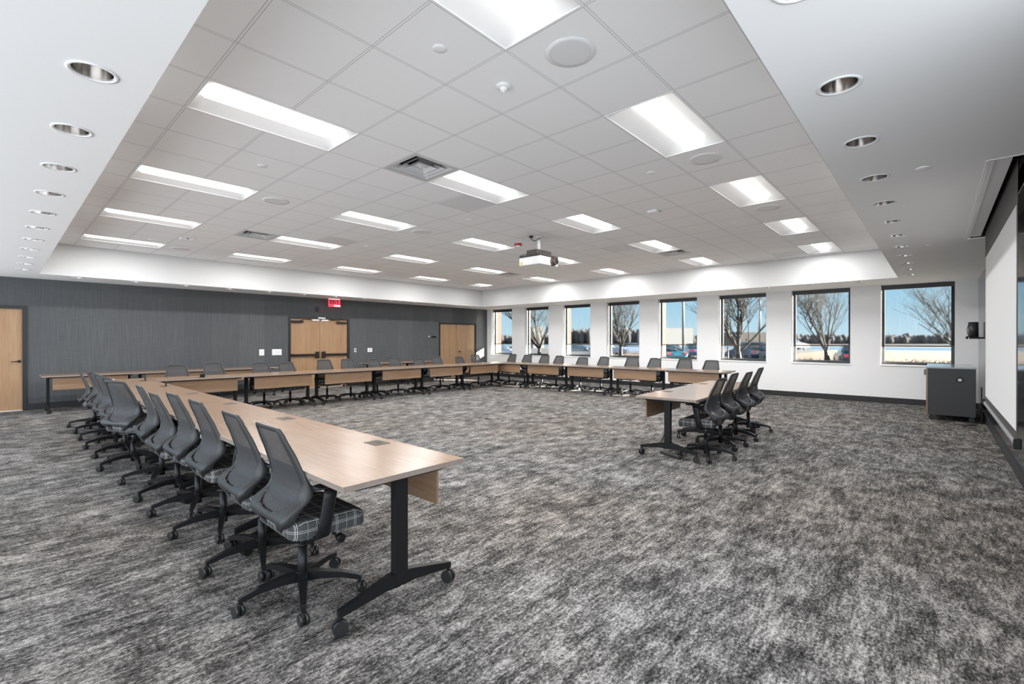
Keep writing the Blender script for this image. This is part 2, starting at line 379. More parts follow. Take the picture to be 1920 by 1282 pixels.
strip(bm, 0, T0, T1, U1, YW, [(x, y) for x, y, s in DL if s == 'back' ], HS)
strip(bm, 0, T0, T1, -.1, U0, [(x, y) for x, y, s in DL if s == 'screen' and T0 < x < T1], HS)
rectf(bm, T0, SLX0, YS, -.1, HS); rectf(bm, SLX1, T1, YS, -.1, HS); rectf(bm, SLX0, SLX1, YS, SLY0, HS) if 0 else None
rectf(bm, SLX0, SLX1, SLY1, -.1, HS); rectf(bm, SLX0, SLX1, YS, SLY0, HS)
struct('trim_6', bm, 'white', fix=False)
# recess above the screen slot
bm = nb()
box(bm, SLX0 - .01, SLX1 + .01, SLY1, SLY1 + .01, HS + .004, HS + .22); box(bm, SLX0 - .01, SLX1 + .01, SLY0 - .01, SLY0, HS + .004, HS + .22)
box(bm, SLX0 - .01, SLX0, SLY0, SLY1, HS + .004, HS + .22); box(bm, SLX1, SLX1 + .01, SLY0, SLY1, HS + .004, HS + .22); box(bm, SLX0, SLX1, SLY0, SLY1, HS + .22, HS + .23)
struct('trim_7', bm, 'black')
bm = nb(); box(bm, SLX0 + .01, SLX1 - .01, -.395, SLY1 - .002, HS + .018, HS + .026); box(bm, SLX0 + .01, SLX1 - .01, -.30, SLY1 - .002, HS + .002, HS + .02)
box(bm, SLX0 - .02, SLX1 + .02, SLY1, SLY1 + .015, HS - .004, HS + .001); box(bm, SLX1, SLX1 + .015, SLY0, SLY1, HS - .004, HS + .001); box(bm, SLX0 - .015, SLX0, SLY0, SLY1, HS - .004, HS + .001)
struct('trim_8', bm, 'white')

# ------------------------------------------------------------------ windows
for k, (ya, yb) in enumerate(WR):
    wn = 8 - k
    root = thing('window_%d' % wn, None, None); root['kind'] = 'structure'
    X0 = XW + .21
    bm = nb(); f = .055
    box(bm, X0, X0 + .07, ya, ya + f, ZS, ZT); box(bm, X0, X0 + .07, yb - f, yb, ZS, ZT)
    box(bm, X0, X0 + .07, ya + f, yb - f, ZS, ZS + f + .01); box(bm, X0, X0 + .07, ya + f, yb - f, ZT - f, ZT); obj('window_frame', bm, 'wframe', root)
    bm = nb(); box(bm, X0 + .03, X0 + .036, ya + f, yb - f, ZS + f, ZT - f); obj('window_pane', bm, 'glass', root)
    bm = nb(); box(bm, XW - .02, X0, ya - .01, yb + .01, ZS - .025, ZS + .002, bev=.004); obj('window_sill', bm, 'sill', root)
    side = ['rightmost', 'second-rightmost', 'third-rightmost', 'fourth-rightmost', 'fourth-leftmost', 'third-leftmost', 'second-leftmost', 'leftmost'][k]
    what = ['over the charcoal cabinet', 'in front of the bare tree with the blue car', 'in front of the wide blurred tree', 'in front of the lamp pole and white building', 'beside the blurred treeline', 'with a brick pier and silver car behind', 'with a timber railing behind', 'nearest the dark wall'][k]
    sh = thing('roller_shade', 'grey shade in the %s window, %s' % (side, what), 'window shade', (XW + .165, (ya+yb)/2, 0), 0, 'roller shades in the window row')
    hw = (yb - ya)/2
    bm = nb(); box(bm, -.045, .03, -hw + .006, hw - .006, ZT - .10, ZT, bev=.004); obj('cassette', bm, 'wframe', sh)
    bm = nb(); box(bm, 0, .0012, -hw + .010, hw - .010, 1.31, ZT - .10); obj('shade_fabric', bm, 'shade', sh)
    bm = nb(); box(bm, -.008, .01, -hw + .010, hw - .010, 1.285, 1.312, bev=.003); obj('bottom_bar', bm, 'module', sh)
    bm = nb(); pts = [(-.02, hw - .03, ZT - .1), (-.02, hw - .022, 2.2), (-.025, hw - .028, 1.7), (-.02, hw - .02, 1.2), (-.02, hw - .03, 1.05), (-.02, hw - .038, 1.2), (-.02, hw - .034, 1.9), (-.02, hw - .036, ZT - .1)]
    tube(bm, pts, .003, 6); obj('pull_chain', bm, 'wframe', sh)

# ------------------------------------------------------------------ doors
def door_leaf(parent, x0, x1, h, y=YW + .03):
    bm = nb(); box(bm, x0, x1, y, y + .045, .012, h, bev=.002)
    return obj('door_leaf', bm, 'door', parent)
def door_frame(parent, a, b, h, t=.055):
    bm = nb()
    box(bm, a, a + t, YW - .02, YW + .12, 0, h); box(bm, b - t, b, YW - .02, YW + .12, 0, h); box(bm, a + t, b - t, YW - .02, YW + .12, h - t, h)
    return obj('door_frame', bm, 'darkframe', parent)
def lever(parent, x, z, s, y=YW + .03):
    bm = nb(); cyl(bm, (x, y, z), (x, y - .012, z), .028, n=16); cyl(bm, (x, y - .01, z), (x, y - .055, z), .010)
    tube(bm, [(x, y - .055, z), (x + s*.05, y - .058, z), (x + s*.12, y - .05, z - .004)], [.011, .010, .007]); return obj('door_handle', bm, 'bronze', parent)
# left single door
d1 = thing('door_1', None, None); d1['kind'] = 'structure'
a, b, h = DOORS[0]; door_frame(d1, a, b, h, .065); l = door_leaf(d1, a + .065, b - .065, h - .065); lever(l, .30, 1.0, -1)
bm = nb(); box(bm, a + .065, b - .065, YW - .01, YW + .08, 0, .012); obj('threshold', bm, 'sill', d1)
# double door with panic bars
d2 = thing('door_2', None, None); d2['kind'] = 'structure'
a, b, h = DOORS[1]; door_frame(d2, a, b, h, .06); mid = (a + b)/2
for s, x0, x1 in ((-1, a + .06, mid - .004), (1, mid + .004, b - .06)):
    l = door_leaf(d2, x0, x1, h - .06)
    edge = mid + s*.03; far = x0 if s < 0 else x1
    bm = nb(); xx = sorted((edge + s*.05, far - s*.02)); box(bm, xx[0], xx[1], YW - .045, YW - .005, .97, 1.035, bev=.006)
    xx = sorted((edge + s*.02, edge + s*.115)); box(bm, xx[0], xx[1], YW - .05, YW + .03, .90, 1.10, bev=.01)
    box(bm, *sorted((far - s*.02, far - s*.09)), YW - .04, YW + .03, .965, 1.04, bev=.006); obj('panic_bar', bm, 'bronze', l)
    bm = nb(); xx = sorted((far - s*.03, far - s*.36)); box(bm, xx[0], xx[1], YW - .04, YW + .03, 1.95, 2.01, bev=.008)
    tube(bm, [(far - s*.26, YW - .03, 2.01), (far - s*.36, YW - .10, 2.04), (far - s*.56, YW - .03, 2.045)], .009, 6); obj('door_closer', bm, 'bronze', l)
    bm = nb(); box(bm, *sorted((mid + s*.04, mid + s*.25)), YW - .01, YW + .03, 2.015, 2.065, bev=.004); obj('magnetic_lock', bm, 'sill', l)
bm = nb(); box(bm, mid - .08, mid + .14, YW - .045, YW - .02, 2.085, 2.125, bev=.004); obj('sensor_bar', bm, 'sill', d2)
# right double door
d3 = thing('door_3', None, None); d3['kind'] = 'structure'
a, b, h = DOORS[2]; door_frame(d3, a, b, h, .05); mid = 12.02
l = door_leaf(d3, a + .05, mid - .003, h - .05); l2 = door_leaf(d3, mid + .003, b - .05, h - .05); lever(l2, mid + .09, 1.0, 1)
for zz_ in (.35, 1.1, 1.85):
    for x, l_ in ((a + .05, l), (b - .05, l2)):
        bm = nb(); cyl(bm, (x, YW + .012, zz_), (x, YW + .012, zz_ + .12), .012, n=8); obj('hinge', bm, 'bronze', l_)
bm = nb(); cyl(bm, (mid + .09, YW + .03, 1.14), (mid + .09, YW + .015, 1.14), .02, n=12); obj('deadbolt', bm, 'steelh', l2)

# ------------------------------------------------------------------ ceiling lights
def make_troffer():
    root = thing('ceiling_light', '', 'ceiling light')
    L, Wd = 2*GS, GS
    bm = nb(); t = .014
    box(bm, 0, L, 0, t, -.004, .004); box(bm, 0, L, Wd - t, Wd, -.004, .004); box(bm, 0, t, t, Wd - t, -.004, .004); box(bm, L - t, L, t, Wd - t, -.004, .004); obj('frame', bm, 'trim', root)
    bm = nb(); prof = []
    n = 14
    for i in range(n + 1):
        y = t + (Wd - 2*t)*i/n; u = abs((y - Wd/2)/(Wd/2 - t)); z = .085*(1 - u**2.2) + .002
        prof.append((y, z))
    e = .10
    rows = []
    for x, k in ((t, 0), (e*.5, .55), (e, 1), (L - e, 1), (L - e*.5, .55), (L - t, 0)):
        rows.append([bm.verts.new((x, y, .002 + (z - .002)*k)) for y, z in prof])
    for a_, b_ in zip(rows[:-1], rows[1:]):
        for i in range(n):
            f = bm.faces.new((a_[i], a_[i+1], b_[i+1], b_[i])); f.smooth = True
    obj('reflector', bm, 'reflector', root, fix=False)
    bm = nb(); r = .112; n = 12; rings = []
    for x, k in ((.035, .35), (.05, .75), (.075, 1), (L - .075, 1), (L - .05, .75), (L - .035, .35)):
        rings.append([Vector((x, Wd/2 + math.cos(PI*i/n)*r*k, .078 - math.sin(PI*i/n)*.072*k)) for i in range(n + 1)])
    R = [[bm.verts.new(p) for p in q] for q in rings]
    for a_, b_ in zip(R[:-1], R[1:]):
        for i in range(n): f = bm.faces.new((a_[i], b_[i], b_[i+1], a_[i+1])); f.smooth = True
    bm.faces.new(R[0]); bm.faces.new(list(reversed(R[-1]))); obj('lens', bm, 'lens', root, fix=False)
    ld = bpy.data.lights.new('troffer_lamp', 'AREA'); ld.shape = 'RECTANGLE'; ld.size = L - .26; ld.size_y = .13; ld.energy = TROFFER_W; ld.color = (.985, .985, .985)
    lo = bpy.data.objects.new('lamp', ld); C.objects.link(lo); lo.parent = root; lo.location = (L/2, Wd/2, .003)
    return root
tr = make_troffer()
rows_j = ['row nearest the projection screen', 'second row from the projection screen', 'middle row', 'second row from the dark wall', 'row nearest the dark wall']
cols_i = ['at its near left end', 'second from its left end', 'third along', 'second from the windows', 'closest to the windows']
for n_, (i, j) in enumerate(lights):
    o = tr if n_ == 0 else copy_tree(tr)
    o.location = (GX + GS*i, GY + GS*j, HC)
    o['label'] = 'lit ceiling light in the %s, %s' % (rows_j[LJ.index(j)], cols_i[LI.index(i)]); o['category'] = 'ceiling light'; o['group'] = 'recessed troffer lights in the tile ceiling'

# ------------------------------------------------------------------ recessed downlights
def make_dl():
    root = thing('downlight', '', 'downlight')
    bm = nb(); lathe(bm, [(.078, .004), (.098, -.001), (.098, -.004), (.086, -.006), (.080, 0)], n=24); obj('trim_ring', bm, 'trim', root)
    bm = nb(); lathe(bm, [(.080, 0), (.076, .04), (.066, .10), (.050, .14), (.001, .142)], n=24); obj('reflector_cone', bm, 'chrome', root)
    bm = nb(); lathe(bm, [(.001, .13), (.030, .128), (.034, .139)], n=16); obj('lamp', bm, 'reflector', root)
    return root
dl = make_dl(); cnt = {}
nm = dict(left='left-hand soffit', screen='soffit over the screen wall', windows='soffit over the windows', back='soffit over the dark wall')
fr = dict(left='near end', screen='near end', windows='screen-wall end', back='left end')
for n_, (x, y, s) in enumerate(DL):
    if s == 'screen' and not T0 < x < T1: continue
    o = dl if not cnt else copy_tree(dl)
    o.location = (x, y, HS); k = cnt.get(s, 0); cnt[s] = k + 1
    o['label'] = 'round downlight in the %s, %s from its %s' % (nm[s], ORD[k], fr[s]); o['category'] = 'downlight'; o['group'] = 'recessed downlights in the ' + nm[s]

# ------------------------------------------------------------------ ceiling devices
def cc(i, j): return (GX + GS*i, GY + GS*j, HC)
def speaker(i, j, label):
    root = thing('ceiling_speaker', label, 'ceiling speaker', cc(i, j), 0, 'round ceiling speakers')
    bm = nb(); lathe(bm, [(.135, -.001), (.165, -.001), (.163, -.007), (.137, -.009)], n=40); obj('rim', bm, 'spk', root)
    bm = nb(); lathe(bm, [(.137, -.007), (.08, -.010), (.01, -.011), (.0005, -.011)], n=40); lathe(bm, [(.007, -.0105), (.004, -.014), (.0005, -.014)], n=8); obj('grille', bm, 'grille', root)
for i, j, l in ((1.5, -1.5, 'largest-looking, near the top edge'), (5.5, -1.5, 'beside the bright light in the right part of the tile ceiling'), (9.5, -1.5, 'farther along the right edge row before the third light'), (1.5, 6.5, 'in the left part between two lit lights'), (5.5, 6.5, 'near the middle of the ceiling'), (1.5, 14.5, 'at the far left near the dark wall')):
    speaker(i, j, 'round white ceiling speaker, ' + l)
def disc(i, j, label, x=None, y=None, z=None):
    bm = nb(); lathe(bm, [(.045, 0), (.045, -.006), (.038, -.010), (.0005, -.011)], n=24)
    o = obj('sprinkler_cover', bm, 'trim', None, cc(i, j) if x is None else (x, y, z)); tag(o, 'small round white sprinkler cover plate, ' + label, 'sprinkler cover', 'flat sprinkler covers')
for (i, j), l in {(.5, -.5): 'nearest the camera, left of the smoke sensor', (5.5, -.5): 'between the right-hand lights and the small white access box', (10.5, -.5): 'at the far right of the tile ceiling', (.5, 4.5): 'on the left, between the first and second long lights', (.5, 9.5): 'on the left between the third and fourth long lights', (5.5, 4.5): 'just behind the grey return grille in the middle', (10.5, 4.5): 'to the right of the hanging projector', (.5, 13.5): 'at the far left end of the tile ceiling', (5.5, 9.5): 'deep in the ceiling, left of the red alarm'}.items(): disc(i, j, l)
disc(0, 0, 'in the smooth soffit near the screen slot', 4.64, .08, HS); disc(0, 0, 'in the smooth soffit farther from the screen slot', 8.39, .08, HS)
def sensor(i, j, name, label, cat, kind):
    root = thing(name, label, cat, cc(i, j))
    if kind == 'smoke':
        bm = nb(); lathe(bm, [(.055, 0), (.055, -.012), (.045, -.018), (.0005, -.019)], n=24); obj('base', bm, 'trim', root)
        bm = nb(); lathe(bm, [(.030, -.015), (.028, -.032), (.018, -.042), (.0005, -.044)], n=20); obj('sensor_head', bm, 'trim', root)
        bm = nb(); lathe(bm, [(.014, -.040), (.010, -.048), (.0005, -.049)], n=12); obj('sensor_cap', bm, 'spk', root)
    elif kind == 'alarm':
        bm = nb(); lathe(bm, [(.075, 0), (.080, -.02), (.06, -.04), (.0005, -.041)], n=24); obj('base', bm, 'red', root)
        bm = nb(); lathe(bm, [(.045, -.036), (.035, -.06), (.0005, -.066)], n=16); obj('strobe', bm, 'switch', root)
    else:
        bm = nb(); box(bm, -.11, .11, -.075, .075, -.035, 0, bev=.012); obj('housing', bm, 'trim', root)
        bm = nb(); box(bm, -.02, .02, -.078, -.07, -.025, -.012); obj('status_light', bm, 'projg', root)
sensor(1.5, -.5, 'smoke_detector', 'white domed smoke sensor hanging from the tile nearest the camera', 'smoke detector', 'smoke')
sensor(8.0, .6, 'wireless_access_point', 'flat white wireless box on the ceiling in the right-hand part', 'access point', 'box')
sensor(1.2, 12.5, 'wireless_access_point', 'flat white wireless box on the ceiling at the far left', 'access point', 'box')
sensor(8.6, 5.55, 'fire_alarm', 'round red fire alarm on the ceiling left of the projector', 'fire alarm', 'alarm')
def diffuser(i, j, label):
    root = thing('air_diffuser', label, 'air vent', cc(i, j), 0, 'square metal air diffusers')
    g = GS
    bm = nb(); 
    for z, o, w_ in ((-.002, 0, .05),):
        box(bm, 0, g, 0, w_, z, .004); box(bm, 0, g, g - w_, g, z, .004); box(bm, 0, w_, w_, g - w_, z, .004); box(bm, g - w_, g, w_, g - w_, z, .004)
    obj('frame', bm, 'vent', root)
    bm = nb(); box(bm, .0, g, .0, g, .14, .15); box(bm, .04, .05, .04, g-.04, .0, .14); box(bm, g-.05, g-.04, .04, g-.04, 0, .14); box(bm, .05, g-.05, .04, .05, 0, .14); box(bm, .05, g-.05, g-.05, g-.04, 0, .14); obj('duct', bm, 'black', root)
    for o in (.05, .115, .18):
        bm = nb(); lo, hi = .002, .06
        A = [Vector((x, y, lo)) for x, y in ((o, o), (g-o, o), (g-o, g-o), (o, g-o))]; q = o + .057
        B = [Vector((x, y, hi)) for x, y in ((q, q), (g-q, q), (g-q, g-q), (q, g-q))]
        va = [bm.verts.new(p) for p in A]; vb = [bm.verts.new(p) for p in B]
        for k in range(4): bm.faces.new((va[k], va[(k+1) % 4], vb[(k+1) % 4], vb[k]))
        obj('vane', bm, 'vent', root)
    bm = nb(); o = .24; v1 = [bm.verts.new((x, y, .045)) for x, y in ((o, o), (g-o, o), (g-o, g-o), (o, g-o))]; c_ = bm.verts.new((g/2, g/2, .0))
    for k in range(4): bm.faces.new((v1[k], v1[(k+1) % 4], c_))
    obj('centre_cone', bm, 'vent', root)
for (i, j), l in zip(DIFF, ('beside the light above the open middle of the room', 'far left, beside a lit light near the dark wall', 'on the right side near the windows', 'at the far end of the ceiling near the corner')): diffuser(i, j, 'square metal four-way air diffuser, ' + l)
def ret(i, j, label):
    bm = nb(); 
    t = .02; g = GS
    box(bm, t, g - t, t, g - t, -.003, -.001); o = obj('return_grille', bm, 'grille', None, cc(i, j)); tag(o, 'square grey perforated return air grille, ' + label, 'air grille', 'perforated return grilles')
for (i, j), l in {(4, 3): 'in the middle behind a lit light', (4, 9): 'left of centre toward the dark wall', (11, 3): 'right of the projector', (16, -1): 'at the far right near the windows', (16, 14): 'in the far corner of the ceiling'}.items(): ret(i, j, l)

# ------------------------------------------------------------------ projector
pj = thing('projector', 'white ceiling-hung projector with dark top, yellow sticker and brown lens', 'projector', (6.68, 5.41, 0))
bm = nb(); cyl(bm, (0, 0, 3.0), (0, 0, HC), .028, n=16); obj('pole', bm, 'projw', pj)
bm = nb(); lathe(bm, [(.07, HC - .001), (.07, HC - .008), (.03, HC - .02)], n=20); obj('ceiling_flange', bm, 'trim', pj)
bm = nb(); box(bm, -.21, .21, -.13, .13, 2.965, 3.055, bev=.01); box(bm, -.20, .20, -.03, .03, 2.955, 2.975); box(bm, -.04, .04, -.14, .14, 2.955, 2.985); obj('mount_bracket', bm, 'projg', pj)
bm = nb(); box(bm, -.27, .27, -.245, .245, 2.775, 2.925, bev=.02); pb = obj('body', bm, 'projw', pj)
bm = nb(); box(bm, -.272, .272, -.247, .247, 2.925, 2.957, bev=.012); obj('top_cover', bm, 'projg', pj)
bm = nb(); cyl(bm, (.10, -.24, 2.85), (.10, -.285, 2.85), .082, .074, 28); cyl(bm, (.10, -.285, 2.85), (.10, -.33, 2.85), .066, .062, 28); lp = obj('lens', bm, 'lensg', pj)
bm = nb(); cyl(bm, (.10, -.331, 2.85), (.10, -.334, 2.85), .045, n=24); obj('lens_glass', bm, 'cglass', lp)
bm = nb(); box(bm, -.2715, -.2705, .16, .215, 2.785, 2.84); obj('sticker', bm, 'yellow', pb)
bm = nb()
for k in range(9): box(bm, -.2725, -.2705, -.18 + (k//5)*.055, -.14 + (k//5)*.055, 2.80 + (k % 5)*.02, 2.808 + (k % 5)*.02)
for k in range(6): box(bm, .195 + .01*k, .2 + .01*k, -.2475, -.2455, 2.80, 2.90)
obj('vent_slots', bm, 'grille', pb)
bm = nb(); cyl(bm, (-.14, -.2455, 2.85), (-.14, -.2485, 2.85), .01, n=10); obj('sensor', bm, 'projg', pb)
bm = nb(); tube(bm, [(.0, -.03, 3.285), (-.05, -.02, 3.27), (-.09, 0, 3.235), (-.12, .03, 3.235), (-.15, .05, 3.26), (-.155, .055, 3.30)], .007, 6); box(bm, -.18, -.13, .03, .08, 3.285, HC)
tube(bm, [(-.05, .0, 3.0), (-.14, .03, 3.05), (-.20, .10, 2.99), (-.285, .20, 2.96), (-.29, .24, 2.90)], .006, 6); obj('power_cord', bm, 'cable', pj)

# ------------------------------------------------------------------ projection screen
ps = thing('projection_screen', 'large white drop-down projection screen with black border hanging from the soffit slot', 'projection screen', (6.57, -.43, 0))
bm = nb(); box(bm, -1.50, 1.50, -.001, .001, .745, 2.42); obj('screen_surface', bm, 'screen', ps)
bm = nb(); box(bm, -1.56, 1.56, -.002, .0005, .67, .745); box(bm, -1.56, 1.56, -.002, .0005, 2.42, HS + .10); box(bm, -1.56, -1.50, -.002, .0005, .745, 2.42); box(bm, 1.50, 1.56, -.002, .0005, .745, 2.42); obj('screen_border', bm, 'sborder', ps)
bm = nb(); box(bm, -1.58, 1.58, -.012, .014, .640, .675, bev=.004); wb = obj('weight_bar', bm, 'sbar', ps)
for s in (-1, 1):
    bm = nb(); box(bm, *sorted((s*1.565, s*1.60)), -.02, .022, .625, .70, bev=.006); obj('end_cap', bm, 'blackm', wb)
bm = nb(); cyl(bm, (-1.6, -.035, HS + .12), (1.6, -.035, HS + .12), .04, n=20); obj('roller', bm, 'blackm', ps)
# small wall speaker
sk = thing('wall_camera', 'dark cylindrical camera unit on a bracket on the screen wall beyond the screen', 'camera', (12.75, YS, 0))
bm = nb(); cyl(bm, (0, .11, 1.49), (0, .11, 1.78), .075, .072, 24); obj('housing', bm, 'frame_p', sk)
bm = nb(); box(bm, -.09, .09, 0, .17, 1.455, 1.49, bev=.008); cyl(bm, (0, .18, 1.475), (0, .215, 1.485), .03, .022, 14); obj('bracket', bm, 'blackm', sk)
bm = nb(); tube(bm, [(-.02, .175, 1.74), (-.02, .20, 1.64), (-.02, .19, 1.55), (-.02, .17, 1.52)], .005, 6); obj('cable', bm, 'cable', sk)
# ------------------------------------------------------------------ cabinet
cb = thing('equipment_cabinet', 'charcoal equipment cabinet on casters with glossy top beside the rightmost window', 'cabinet', (0, 0, 0))
x0, x1, y0, y1 = 11.25, 12.95, -.485, .155
bm = nb(); box(bm, x0, x1, y0, y1 - .025, .10, .925, bev=.003); bd = obj('body', bm, 'cab', cb)
bm = nb(); box(bm, x0 - .005, x1, y0 - .005, y1, .925, .952, bev=.003); obj('top', bm, 'cabtop', cb)
bm = nb(); box(bm, x0, x0 + .84, y1 - .025, y1, .105, .92, bev=.002); dr = obj('door', bm, 'table', cb)
bm = nb(); box(bm, x0 + .05, x0 + .07, y1, y1 + .03, .80, .90, bev=.004); obj('handle', bm, 'gas', dr)
bm = nb(); box(bm, x0 + .845, x1, y1 - .025, y1, .105, .92, bev=.002); dr = obj('door', bm, 'table', cb)
bm = nb(); cyl(bm, (x0, -.285, .735), (x0 - .012, -.285, .735), .048, .044, 24); gr = obj('grommet', bm, 'blackm', bd)
bm = nb(); cyl(bm, (x0 - .012, -.285, .735), (x0 - .014, -.285, .735), .028, n=20); obj('grommet_cap', bm, 'vent', gr)
for xx in (x0 + .10, x1 - .10):
    for yy in (y0 + .05, y1 - .07):
        bm = nb(); cyl(bm, (xx - .015, yy, .04), (xx + .015, yy, .04), .04, n=16); box(bm, xx - .03, xx + .03, yy - .025, yy + .025, .075, .10); obj('caster', bm, 'wheel', cb)
def cord(label, pts, r=.004, mtl='cable', name='loose_cable', cat='cable'):
    # smooth path
    P = [Vector(p) for p in pts]; out = []
    for i in range(len(P) - 1):
        p0, p1, p2, p3 = P[max(i-1, 0)], P[i], P[i+1], P[min(i+2, len(P)-1)]
        for k in range(6):
            t = k/6; out.append(.5*((2*p1) + (p2 - p0)*t + (2*p0 - 5*p1 + 4*p2 - p3)*t*t + (3*p1 - p0 - 3*p2 + p3)*t**3))
    out.append(P[-1]); bm = nb(); tube(bm, out, r, 6); return tag(obj(name, bm, mtl), label, cat)
cord('black cables trailing on the carpet behind the charcoal cabinet', [(11.6, -.57, .60), (11.4, -.56, .3), (11.3, -.55, .01), (11.0, -.45, .008), (10.85, -.30, .008), (10.95, -.20, .008), (10.6, -.42, .008), (10.3, -.45, .008)], .008)

# ------------------------------------------------------------------ wall devices
def plate(name, x, z, wd, ht, label, cat, det=None):
    root = thing(name, label, cat, (x, YW, z))
    bm = nb(); box(bm, -wd/2, wd/2, -.012, 0, -ht/2, ht/2, bev=.004); obj('plate', bm, 'switch', root)
    if det:
        bm = nb(); box(bm, -wd*.22, wd*.22, -.018, -.012, -ht*.28, ht*.28, bev=.002); obj('screen' if det == 'projg' or det == 'vent' else 'rocker', bm, det, root)
plate('light_switch', 4.90, 1.10, .13, .17, 'small white single switch plate left of the panic-bar doors', 'light switch', 'sill')
plate('light_switch', 5.30, 1.10, .26, .17, 'wide white multi-switch plate close to the left edge of the panic-bar doors', 'light switch', 'sill')
plate('wall_sensor', 7.70, 1.12, .07, .12, 'narrow white control with dark centre right of the panic-bar doors', 'wall control', 'projg')
plate('thermostat', 8.22, 1.12, .17, .13, 'white thermostat with grey screen on the dark wall', 'thermostat', 'vent')
plate('wall_sensor', 10.63, 1.58, .05, .05, 'tiny pale device on the dark wall left of the far wooden doors', 'wall control')
bm = nb(); box(bm, 10.75, 10.95, YW - .03, YW, 1.54, 1.60, bev=.004); tag(obj('wall_bracket', bm, 'blackm'), 'small dark bracket on the wall beside the far wooden doors', 'bracket')
bm = nb(); box(bm, 6.41, 6.50, YW - .03, YW, 2.30, 2.44, bev=.004); tag(obj('door_chime', bm, 'bronze'), 'small dark box on the wall above the panic-bar doors', 'wall box')
# exit sign
ex = thing('exit_sign', 'red EXIT sign with white strip on the dark wall above the panic-bar doors', 'exit sign', (6.93, YW - .14, 2.57))
bm = nb(); box(bm, -.19, .19, -.015, .015, -.12, .11, bev=.012); obj('panel', bm, 'exitp', ex)
bm = nb(); box(bm, -.17, .17, -.03, .03, .108, .14, bev=.004); obj('ceiling_canopy', bm, 'exitw', ex)
bm = nb(); q = .022
def seg(x0, x1, z0, z1): box(bm, x0, x1, -.021, -.014, z0, z1)
L_ = -.15; hgt = (-.03, .09)
seg(L_, L_+q, *hgt); [seg(L_, L_+.06, z, z+q) for z in (-.03, .019, .068)]
for s in (-1, 1):
    box(bm, -.012, .012, -.021, -.014, -.068, .068, Matrix.Translation((-.045, 0, .03)) @ Matrix.Rotation(s*.55, 4, 'Y'))
seg(.015, .015+q, *hgt); seg(.055, .14, .068, .09); seg(.086, .108, *hgt)
obj('letters', bm, 'exitl', ex)
bm = nb(); box(bm, -.02, .19, -.022, -.014, -.105, -.055, bev=.003); obj('arrow_strip', bm, 'exitw', ex)

# ------------------------------------------------------------------ tables
TL = 1.45; TD = .74; TH = .737
def caster_bm(bm, x, y, r=.036, w_=.020, ang=0.0):
    ca, sa = math.cos(ang), math.sin(ang)
    for s in (-1, 1):
        c0 = Vector((x, y, r)); ax = Vector((-sa, ca, 0))
        a = c0 + ax*s*.006; b = c0 + ax*s*(.006 + w_)
        cyl(bm, a, b, r, r*.97, 20)
def make_table(wood=True):
    root = thing('training_table', '', 'table')
    bm = nb(); box(bm, -TL/2 + .001, TL/2 - .001, -TD/2, TD/2, TH - .029, TH, bev=.0015)
    for f in bm.faces:
        f.material_index = 0 if abs(f.normal.z) > .5 else 1
    obj('tabletop', bm, ['table', 'table_edge'], root)
    for s in (-1, 1):
        X = s*(TL/2 - .10)
        bm = nb()
        rect_sweep(bm, [(Vector((X, 0, z)), Vector((.024, 0, 0)), Vector((0, .037, 0))) for z in (.12, .70)])
        for t in (-1, 1):
            rect_sweep(bm, [(Vector((X, t*.01, .155)), Vector((.022, 0, 0)), Vector((0, 0, .040))), (Vector((X, t*.09, .150)), Vector((.021, 0, 0)), Vector((0, 0, .030))), (Vector((X, t*.345, .103)), Vector((.014, 0, 0)), Vector((0, 0, .017)))])
            cyl(bm, (X, t*.335, .10), (X, t*.335, .06), .010)
        box(bm, X - .03, X + .03, -.27, .27, .680, .708)
        leg = obj('leg', bm, 'blackm', root)
        for t in (-1, 1):
            bm = nb(); caster_bm(bm, X, t*.335, .037, .016, 0.3*s*t + (PI/2 if t > 0 else 0)); obj('caster', bm, 'wheel', leg)
    bm = nb(); box(bm, -TL/2 + .13, TL/2 - .13, -.03, .03, .665, .70); obj('crossbar', bm, 'blackm', root)
    bm = nb(); box(bm, -.575, .575, -.305, -.290, .455, .690, bev=.001); mp_ = obj('modesty_panel', bm, 'table', root)
    bm = nb()
    for xx in (-.30, 0, .30): box(bm, xx - .012, xx + .012, -.309, -.28, .686, .708)
    obj('panel_clip', bm, 'blackm', mp_)
    bm = nb(); box(bm, -.075, .075, -.305, -.195, TH - .002, TH + .0018, bev=.0008); md = obj('power_module', bm, 'module', root)
    bm = nb(); box(bm, -.03, .03, -.265, -.255, TH + .0015, TH + .0025); obj('finger_slot', bm, 'black', md)
    return root
def open_module(t):
    for ch in t.children:
        if ch.name.startswith('power_module'):
            bm = nb(); box(bm, -.04, .04, -.262, -.254, TH, TH + .065, bev=.003); box(bm, -.075, .075, -.25, -.195, TH + .002, TH + .0035)
            f = obj('raised_outlet', bm, 'blackm', ch)
            for s in (-1, 1):
                bm = nb(); box(bm, *sorted((s*.008, s*.03)), -.254, -.238, TH + .025, TH + .055, bev=.002); obj('plug', bm, 'projg', f) if 0 else bm.free()
tb = make_table(); first = [True]
def place_table(x, y, rz, label, group):
    o = tb if first[0] else copy_tree(tb); first[0] = False
    o.location = (x, y, 0); o.rotation_euler = (0, 0, rz); tag(o, label, 'table', group); return o
wing_l = []
for k in range(6):
    wing_l.append(place_table(1.44, 2.02 + TL*(k + .5), PI/2, 'pale wood table in the left run, %s' % ['nearest the camera', 'second from the camera', 'third from the camera', 'fourth from the camera', 'fifth from the camera, with a raised outlet', 'farthest one at the corner, with a raised outlet'][k], 'tables in the left run'))
wing_t = []
for k in range(6):
    wing_t.append(place_table(1.83 + TL*(k + .5), 10.33, 0, 'pale wood table in the run along the dark wall, %s' % ['first at the left corner', 'second from the left', 'third from the left', 'fourth from the left', 'fifth from the left', 'last one by the windows'][k], 'tables in the run facing the dark wall'))
